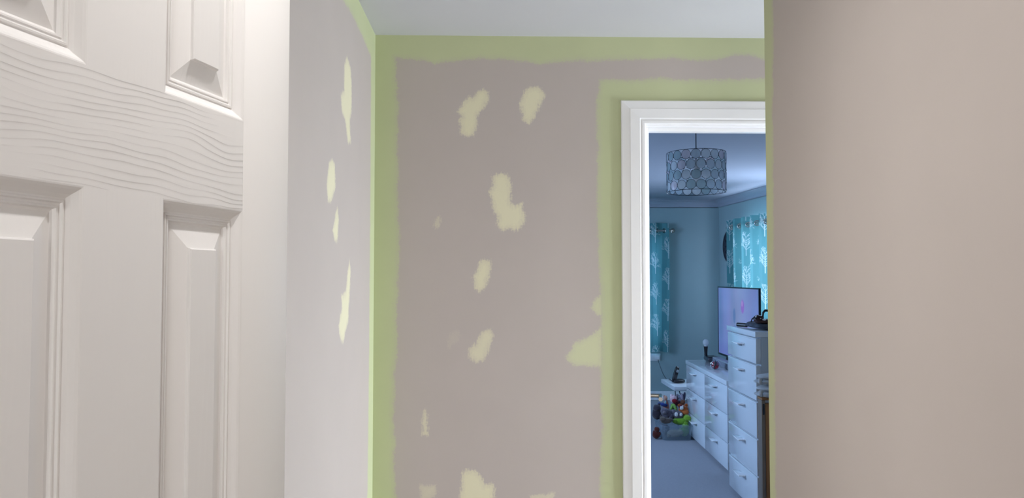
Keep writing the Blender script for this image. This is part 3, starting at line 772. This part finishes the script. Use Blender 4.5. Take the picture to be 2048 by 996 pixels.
obj('collar', lathe(B(), [(.013, .084), (.013, .092), (.009, .094)], (0, 0, 0), 16), M['white_plastic'], g, 40)
bl = empty('glass_ball', onchest(1.645, 6.10)); tag(bl, 'shiny red and silver glass ball on the low chest', 'ornament')
mred = mat('deep red swirl', (150, 30, 44), .25, .7, 40, coat=.5); msil = mat('mirror silver', (205, 210, 220), .1, 0, metal=1)
obj('core', blob(B(), (-.004, -.010, .036), (.030, .030, .030), amp=.006, freq=30, nu=24, nv=16), mred, bl, True)
for k in range(5):
    a = k*2*PI/5+.6; bm = B(); pts = []
    for i in range(13):
        t_ = -1.25+2.5*i/12; pts.append((.0345*math.cos(t_)*math.cos(a+t_*.35), .0345*math.cos(t_)*math.sin(a+t_*.35), .0385+.0345*math.sin(t_)))
    obj('band', tube(bm, pts, [.002+.007*math.cos((-1.25+2.5*i/12)) for i in range(13)], 8), msil if k % 2 == 0 else M['dark'], bl, True)
obj('shell', blob(B(), (0, 0, .0385), (.038, .038, .038), nu=28, nv=18), thin_glass('clear glass shell', (.9, .93, .96), .02, .16), bl, True)

# ------------------------------------------------------------------ side table, telephone, socket and cable
st = empty('side_table', (1.478, 6.875, 0), TH); tag(st, 'low square white side table with a telephone on it', 'table')
obj('table_top', box(B(), (0, 0, .378), (.55, .53, .415), .003, 2), M['white_side'], st, 40)
for y in (.012, .468): obj('leg', box(B(), (.49, y, .0), (.54, y+.05, .378), .002, 1), M['white_side'], st)
obj('foot', box(B(), (.16, .012, 0), (.489, .518, .016), .002, 1), M['white_side'], st)
ph = empty('telephone', (1.545, 7.12, .4155), R(14)); tag(ph, 'black cordless telephone leaning in its charging base on the side table', 'telephone')
obj('charging_base', blob(B(), (.026, 0, .019), (.060, .045, .0185), 3.2, nu=32, nv=14), M['black'], ph, True)
hs = obj('handset', blob(B(), (.0, 0, .083), (.021, .013, .075), 4.0, rot=Matrix.Rotation(R(17), 3, 'Y'), nu=28, nv=18), M['black'], ph, True)
obj('display', blob(B(), (.013, -.0125, .112), (.013, .002, .013), 5, rot=Matrix.Rotation(R(17), 3, 'Y'), nu=16, nv=8), mat('grey telephone display', (112, 122, 130), .25, .1, 30), hs, True)
for r_ in range(4):
    for c_ in range(3):
        q = Matrix.Rotation(R(17), 3, 'Y') @ Vector(((c_-1)*.011, -.0125, -.010-r_*.011)); obj('key', blob(B(), (q.x, q.y, .083+q.z), (.004, .0022, .0032), 3, nu=10, nv=6), M['dark'], hs, True)
so = empty('wall_socket', (1.64, YW, .49)); tag(so, 'white plug socket with a plug on the bedroom far wall below the narrow curtain', 'socket')
obj('faceplate', box(B(), (-.073, -.009, -.043), (.073, -.0005, .043), .003, 2), M['white_plastic'], so, 40)
obj('plug', box(B(), (.012, -.045, -.026), (.060, -.009, .024), .006, 2), M['white_plastic'], so, 40)
for x in (-.03, .03): obj('switch', box(B(), (x-.008, -.013, .016), (x+.008, -.009, .036), .001, 1), M['white_plastic'], so)
def bez(a, b, c, d, n=18):
    a, b, c, d = map(Vector, (a, b, c, d)); return [(a*(1-t)**3+b*3*t*(1-t)**2+c*3*t*t*(1-t)+d*t**3) for t in [i/n for i in range(n+1)]]
o = obj('power_cable', tube(B(), bez((1.678, 8.66, .465), (1.70, 8.4, .25), (1.60, 7.75, .36), (1.535, 7.36, .4205))+[Vector((1.536, 7.19, .4195))], .0036, 6), M['cable'], None, True); tag(o, 'thin dark cable running from the wall socket to the telephone', 'cable')
o = obj('trailing_cable', tube(B(), bez((1.512, 7.0, .374), (1.515, 6.97, .25), (1.525, 6.93, .12), (1.53, 6.95, .02)), .0042, 6), M['cable'], None, True); tag(o, 'dark cable hanging straight down under the left of the side table', 'cable')
o = obj('trailing_cable', tube(B(), bez((1.54, 6.955, .374), (1.56, 6.96, .30), (1.60, 6.95, .24), (1.62, 6.97, .02)), .0045, 6), M['cable'], None, True); tag(o, 'dark cable hanging in a slant under the side table near the chest', 'cable')

# ------------------------------------------------------------------ bag and clothes on the tall chest
ZT = 1.0925
o = obj('folded_clothes', blob(B(), (1.63, 4.665, ZT+.0265), (.155, .150, .021), 3.6, amp=.016, freq=26, nu=60, nv=20, stretch=(1, 1, 3)), M['cloth_dark'], None, True)
tag(o, 'crumpled charcoal patterned clothes lying on the tall chest under the bag', 'clothes')
o = obj('umbrella_pouch', tube(B(), [(1.468, 4.905, ZT+.0145), (1.470, 4.902, ZT+.0145), (1.488, 4.872, ZT+.0145), (1.510, 4.838, ZT+.0145), (1.512, 4.835, ZT+.0145)], [.009, .0135, .0135, .0135, .009], 16), M['black'], None, 50)
tag(o, 'black tube shaped pouch lying at the front edge of the tall chest', 'pouch')
hb = empty('handbag', (1.585, 4.58, ZT+.050)); tag(hb, 'dark brown leather handbag with arched black strap on top of the clothes', 'handbag')
obj('body', blob(B(), (0, 0, .004), (.105, .05, .016), 2.6, amp=.010, freq=22, nu=40, nv=18), M['leather'], hb, True)
obj('pouch', blob(B(), (-.083, -.004, .018), (.030, .032, .026), 2.4, amp=.010, freq=30, nu=28, nv=16), M['leather'], hb, True)
pts = [(-.058, -.01, .012), (-.062, -.012, .035), (-.060, -.014, .058), (-.048, -.014, .071), (-.02, -.012, .070), (.03, -.008, .062), (.07, 0, .03), (.08, 0, .008)]
obj('strap', tube(B(), pts, [.006, .006, .0065, .0075, .0075, .0075, .007, .006], 10), M['black'], hb, True)
obj('strap', tube(B(), bez((-.135, -.02, .002), (-.135, -.03, .03), (-.115, -.03, .034), (-.10, -.02, .018)), .004, 8), M['black'], hb, True)
obj('zip_tag', blob(B(), (-.108, -.022, .030), (.004, .004, .014), 2.6, rot=Matrix.Rotation(R(25), 3, 'Y'), nu=14, nv=10), M['white_plastic'], hb, True)
obj('stud', blob(B(), (-.082, -.037, .024), (.004, .003, .004), nu=10, nv=8), M['chrome'], hb, True)
o = obj('tissue', blob(B(), (1.520, 4.545, ZT+.062), (.012, .010, .010), 2.2, amp=.012, freq=50, nu=20, nv=12), M['white_plastic'], None, True); tag(o, 'small crumpled white tissue tucked against the handbag', 'tissue')

# ------------------------------------------------------------------ pine footboard with folded towels
fbd = empty('bed_footboard', (1.381, 4.18, 0), TH); tag(fbd, 'dark pine bed footboard post with a knot beside the right wall edge', 'bed')
obj('post', box(B(), (0, 0, 0), (.022, .06, .735), .004, 2), M['post_wood'] if 'post_wood' in M else mat('grey washed pine', (120, 108, 98), .5, .25, 14, stretch=(6, 6, .5)), fbd, 40)  # post in a greyer tone than the pine panel
obj('panel', box(B(), (.024, .006, 0), (.62, .045, .715), .003, 2), M['pine'], fbd, 40)
obj('knot', blob(B(), (.045, .004, .525), (.006, .003, .014), 2, amp=.006, freq=80, nu=16, nv=10), M['pine_dark'], fbd, True)
obj('cap', box(B(), (.0, -.006, .7355), (.62, .066, .748), .003, 2), M['pine'], fbd, 40)
obj('latch', box(B(), (.006, -.004, .655), (.016, 0, .715), .002, 1), M['wire'], fbd)
def towel(name, loc, rx, ry, rz_, label, seed):
    e = empty(name, loc, TH); tag(e, label, 'towel')
    for k in range(2):
        obj('fold', blob(B(), (0.0+.006*k, .004*k, rz_*(1+2*k)*.98), (rx-.008*k, ry, rz_), 2.6, amp=.010, freq=24, nu=48, nv=18, seed=seed+k, stretch=(.5, 1, 2)), M['towel'], e, True)
    obj('roll', tube(B(), [(-rx+.012, -ry*.9, rz_), (-rx+.004, -ry*1.02, rz_*1.5), (-rx+.006, -ry*.95, rz_*2.3), (-rx+.020, -ry*.9, rz_*2.5)], [.008, .012, .012, .008], 10), M['towel'], e, True)
    return e
towel('folded_towel', (1.516, 4.21, .7495), .160, .072, .0165, 'grey folded towel with curled edge lying directly on the pine footboard', 1)
towel('folded_towel', (1.520, 4.22, .820), .165, .075, .0140, 'pale grey folded towel topmost on the pine footboard', 6)

# ------------------------------------------------------------------ toy box and soft toys
tb = empty('toy_box', (1.428, 6.70, 0), TH); tag(tb, 'clear plastic storage box on the carpet filled with soft toys', 'storage box')
def tray(w0, d0, w1, d1, h, t):
    bm = B(); n = 8
    def loop(wx, dy, z, r):
        pts = []
        for cx, cy, a0 in ((1, 1, 0), (-1, 1, 90), (-1, -1, 180), (1, -1, 270)):
            for k in range(5):
                a = R(a0+22.5*k); pts.append(bm.verts.new((cx*(wx-r)+r*math.cos(a), cy*(dy-r)+r*math.sin(a), z)))
        return pts
    L = [loop(w0, d0, .002, .03), loop(w1, d1, h-.014, .035), loop(w1+.008, d1+.008, h-.012, .04), loop(w1+.008, d1+.008, h, .04), loop(w1-.002, d1-.002, h, .035), loop(w1-t, d1-t, h-.02, .035), loop(w0-t, d0-t, .004, .03)]
    for a, b in zip(L, L[1:]):
        for k in range(len(a)): bm.faces.new((a[k], a[(k+1) % len(a)], b[(k+1) % len(a)], b[k]))
    bm.faces.new(L[0]); bm.faces.new(L[-1]); return bm
obj('tub', tray(.120, .150, .134, .165, .132, .003), M['box_plastic'], tb, 50)
obj('grip', box(B(), (-.04, -.178, .112), (.04, -.170, .124), .002, 1), M['box_plastic'], tb)
TOYM = {}
def pm(c):
    if c not in TOYM: TOYM[c] = plush(c)
    return TOYM[c]
def toy(name, loc, parts, label, rz=0, group=None):
    """parts: (part name, offset, radii, colour, tilt degrees about y)"""
    e = empty(name, loc, rz); tag(e, label, 'soft toy', 'soft toys heaped in the storage box')
    for nm, off, rr, col, tl in parts:
        obj(nm, blob(B(), off, rr, 2.1, amp=min(rr)*.16, freq=1.6/min(rr), rot=Matrix.Rotation(R(tl), 3, 'Y'), nu=22, nv=14, seed=len(nm)), pm(col) if isinstance(col, tuple) else M[col], e, True)
    return e
WH = (225, 222, 220); BK = (18, 18, 22)
toy('soft_toy', (1.486, 6.655, .150), [('body', (0, 0, 0), (.075, .045, .034), (120, 168, 52), 0), ('head', (.05, -.02, .028), (.034, .03, .028), (134, 180, 60), 10), ('foot', (-.062, -.028, .004), (.022, .02, .016), (112, 156, 50), 0), ('foot', (.035, -.04, -.02), (.02, .018, .02), (112, 156, 50), 0), ('ear', (.012, 0, .035), (.022, .012, .012), (110, 150, 44), 20)], 'lime green soft toy lying along the rim of the storage box')
toy('soft_toy', (1.518, 6.70, .215), [('head', (0, 0, .025), (.044, .038, .040), (176, 92, 44), 0), ('snout', (.012, -.032, .006), (.030, .024, .028), (188, 104, 54), 0), ('ear', (-.032, .006, .060), (.015, .010, .016), (160, 80, 38), 0), ('ear', (.030, .006, .062), (.015, .010, .016), (160, 80, 38), 0), ('body', (-.005, .02, -.03), (.042, .03, .04), (166, 84, 40), 0)], 'orange brown teddy bear on the heap against the low chest')
toy('soft_toy', (1.462, 6.66, .200), [('head', (0, 0, 0), (.046, .036, .036), (98, 90, 96), 0), ('eye', (-.021, -.034, .012), (.0155, .010, .019), WH, 0), ('eye', (.020, -.034, .010), (.0125, .010, .0145), WH, 0), ('ear', (-.035, .0, .028), (.018, .012, .020), (112, 104, 112), -20), ('body', (.0, .03, -.035), (.045, .035, .034), (86, 80, 84), 0)], 'grey brown soft toy with two big round white eyes')
toy('soft_toy', (1.432, 6.715, .262), [('arm', (-.016, -.01, -.002), (.009, .010, .032), (132, 178, 88), 24), ('arm', (.014, -.012, .0), (.012, .010, .034), (140, 186, 96), -26), ('body', (.0, .012, .0), (.022, .016, .026), (120, 166, 80), 0), ('leg', (-.026, -.006, -.03), (.010, .012, .020), (120, 166, 80), 10)], 'light green soft toy with arms forming a peak in the middle of the heap')
toy('soft_toy', (1.447, 6.78, .318), [('hood', (0, 0, .006), (.031, .028, .034), (222, 188, 196), 0), ('face', (.006, -.022, -.010), (.022, .014, .020), (134, 28, 40), 20), ('body', (.022, .0, -.03), (.028, .024, .03), (92, 30, 48), 20), ('ear', (-.016, -.004, .034), (.012, .010, .014), (226, 200, 206), 0)], 'pink and dark red soft toy at the top of the heap')
toy('soft_toy', (1.512, 6.80, .325), [('head', (0, 0, 0), (.033, .03, .028), (112, 112, 128), 0), ('ear', (-.022, 0, .024), (.011, .008, .015), (112, 112, 128), -20), ('ear', (.022, 0, .024), (.011, .008, .015), (112, 112, 128), 20), ('snout', (-.006, -.028, -.012), (.016, .012, .012), (128, 128, 142), 0), ('body', (0, .01, -.045), (.035, .028, .034), (104, 104, 120), 0)], 'slate grey soft toy sitting beside the pink one at the top')
toy('soft_toy', (1.534, 6.77, .318), [('ear', (-.010, 0, .022), (.012, .009, .036), (150, 142, 160), -8), ('ear', (.012, .004, .026), (.012, .009, .040), (62, 58, 78), 8), ('head', (-.004, .004, -.022), (.024, .022, .024), (120, 78, 60), 0), ('body', (-.012, .008, -.055), (.026, .024, .030), (128, 72, 50), 0)], 'long eared soft toy with brown face next to the low chest')
toy('soft_toy', (1.372, 6.69, .215), [('body', (0, 0, -.01), (.055, .045, .044), (98, 92, 104), 0), ('head', (-.03, -.03, .02), (.034, .03, .028), (108, 102, 114), 0), ('leg', (.03, -.035, -.03), (.018, .018, .03), (90, 84, 94), 20), ('snout', (-.036, -.058, .012), (.014, .012, .011), (126, 118, 124), 0)], 'grey purple soft toy in the left of the heap')
toy('soft_toy', (1.350, 6.62, .158), [('body', (0, 0, 0), (.050, .032, .026), (96, 84, 78), 0), ('head', (-.036, -.014, .018), (.026, .024, .022), (104, 92, 84), 0), ('leg', (.038, -.016, .010), (.024, .014, .013), (88, 78, 72), 10), ('ear', (-.05, -.010, .036), (.010, .007, .011), (88, 78, 72), 0)], 'brown grey soft toy slumped over the front left rim of the box')
toy('soft_toy', (1.295, 6.72, .200), [('body', (0, 0, 0), (.050, .045, .050), (58, 52, 60), 0), ('head', (-.01, -.02, .055), (.034, .03, .03), (66, 60, 70), 0), ('ear', (.012, -.01, .084), (.010, .008, .012), (58, 52, 60), 0), ('arm', (.03, -.035, -.01), (.016, .016, .03), (52, 46, 54), 20)], 'dark grey soft toy beside the door frame')
toy('soft_toy', (1.365, 6.79, .268), [('body', (0, 0, 0), (.036, .026, .018), (44, 66, 132), 12), ('fin', (.012, -.01, .022), (.009, .007, .018), (150, 190, 196), 10), ('tail', (-.042, 0, .010), (.016, .008, .010), (52, 76, 146), -30)], 'dark blue soft toy with a pale fin behind the grey one')
toy('soft_toy', (1.494, 6.66, .262), [('head', (0, -.006, 0), (.0165, .016, .0165), WH, 0), ('cap', (-.004, .010, .006), (.018, .014, .016), (92, 30, 48), 0), ('ear', (.012, .004, .014), (.006, .005, .008), WH, 0)], 'little white ball headed soft toy above the big eyed one')
toy('soft_toy', (1.415, 6.60, .052), [('body', (0, 0, 0), (.062, .036, .032), (172, 160, 138), 0), ('head', (.05, -.006, .010), (.026, .026, .024), (180, 168, 146), 0), ('leg', (-.05, -.012, -.014), (.018, .02, .016), (160, 148, 126), 0)], 'cream soft toy seen through the front of the storage box')
toy('soft_toy', (1.508, 6.62, .068), [('body', (0, 0, 0), (.040, .034, .046), (126, 168, 92), 0), ('arm', (-.035, -.012, .012), (.014, .014, .026), (118, 160, 86), 30), ('head', (.01, .0, .045), (.030, .028, .024), (132, 174, 98), 0)], 'dull green soft toy seen through the right of the storage box')
toy('soft_toy', (1.352, 6.66, .066), [('body', (0, 0, 0), (.034, .040, .048), (76, 78, 92), 0), ('head', (.004, -.03, .03), (.024, .022, .022), (86, 88, 102), 0), ('arm', (-.02, -.03, -.012), (.012, .014, .024), (70, 72, 86), 0)], 'slate soft toy seen through the left of the storage box')
t_ = toy('soft_toy', (1.262, 6.62, .040), [('body', (0, 0, .0), (.034, .03, .038), (88, 40, 34), 0), ('head', (.004, -.01, .045), (.024, .022, .022), (96, 46, 38), 0), ('arm', (.024, -.018, .004), (.012, .012, .022), (80, 36, 30), 20)], 'dark red soft toy on the carpet left of the storage box')
t_['group'] = 'soft toys on the carpet'
toy('soft_toy', (1.395, 6.86, .315), [('head', (0, 0, 0), (.018, .016, .022), (196, 150, 132), 0), ('body', (.004, .004, -.10), (.028, .026, .088), (150, 100, 92), 0), ('ear', (-.012, 0, .02), (.006, .005, .009), (186, 140, 122), 0)], 'peach faced soft toy behind the heap near the door handle')
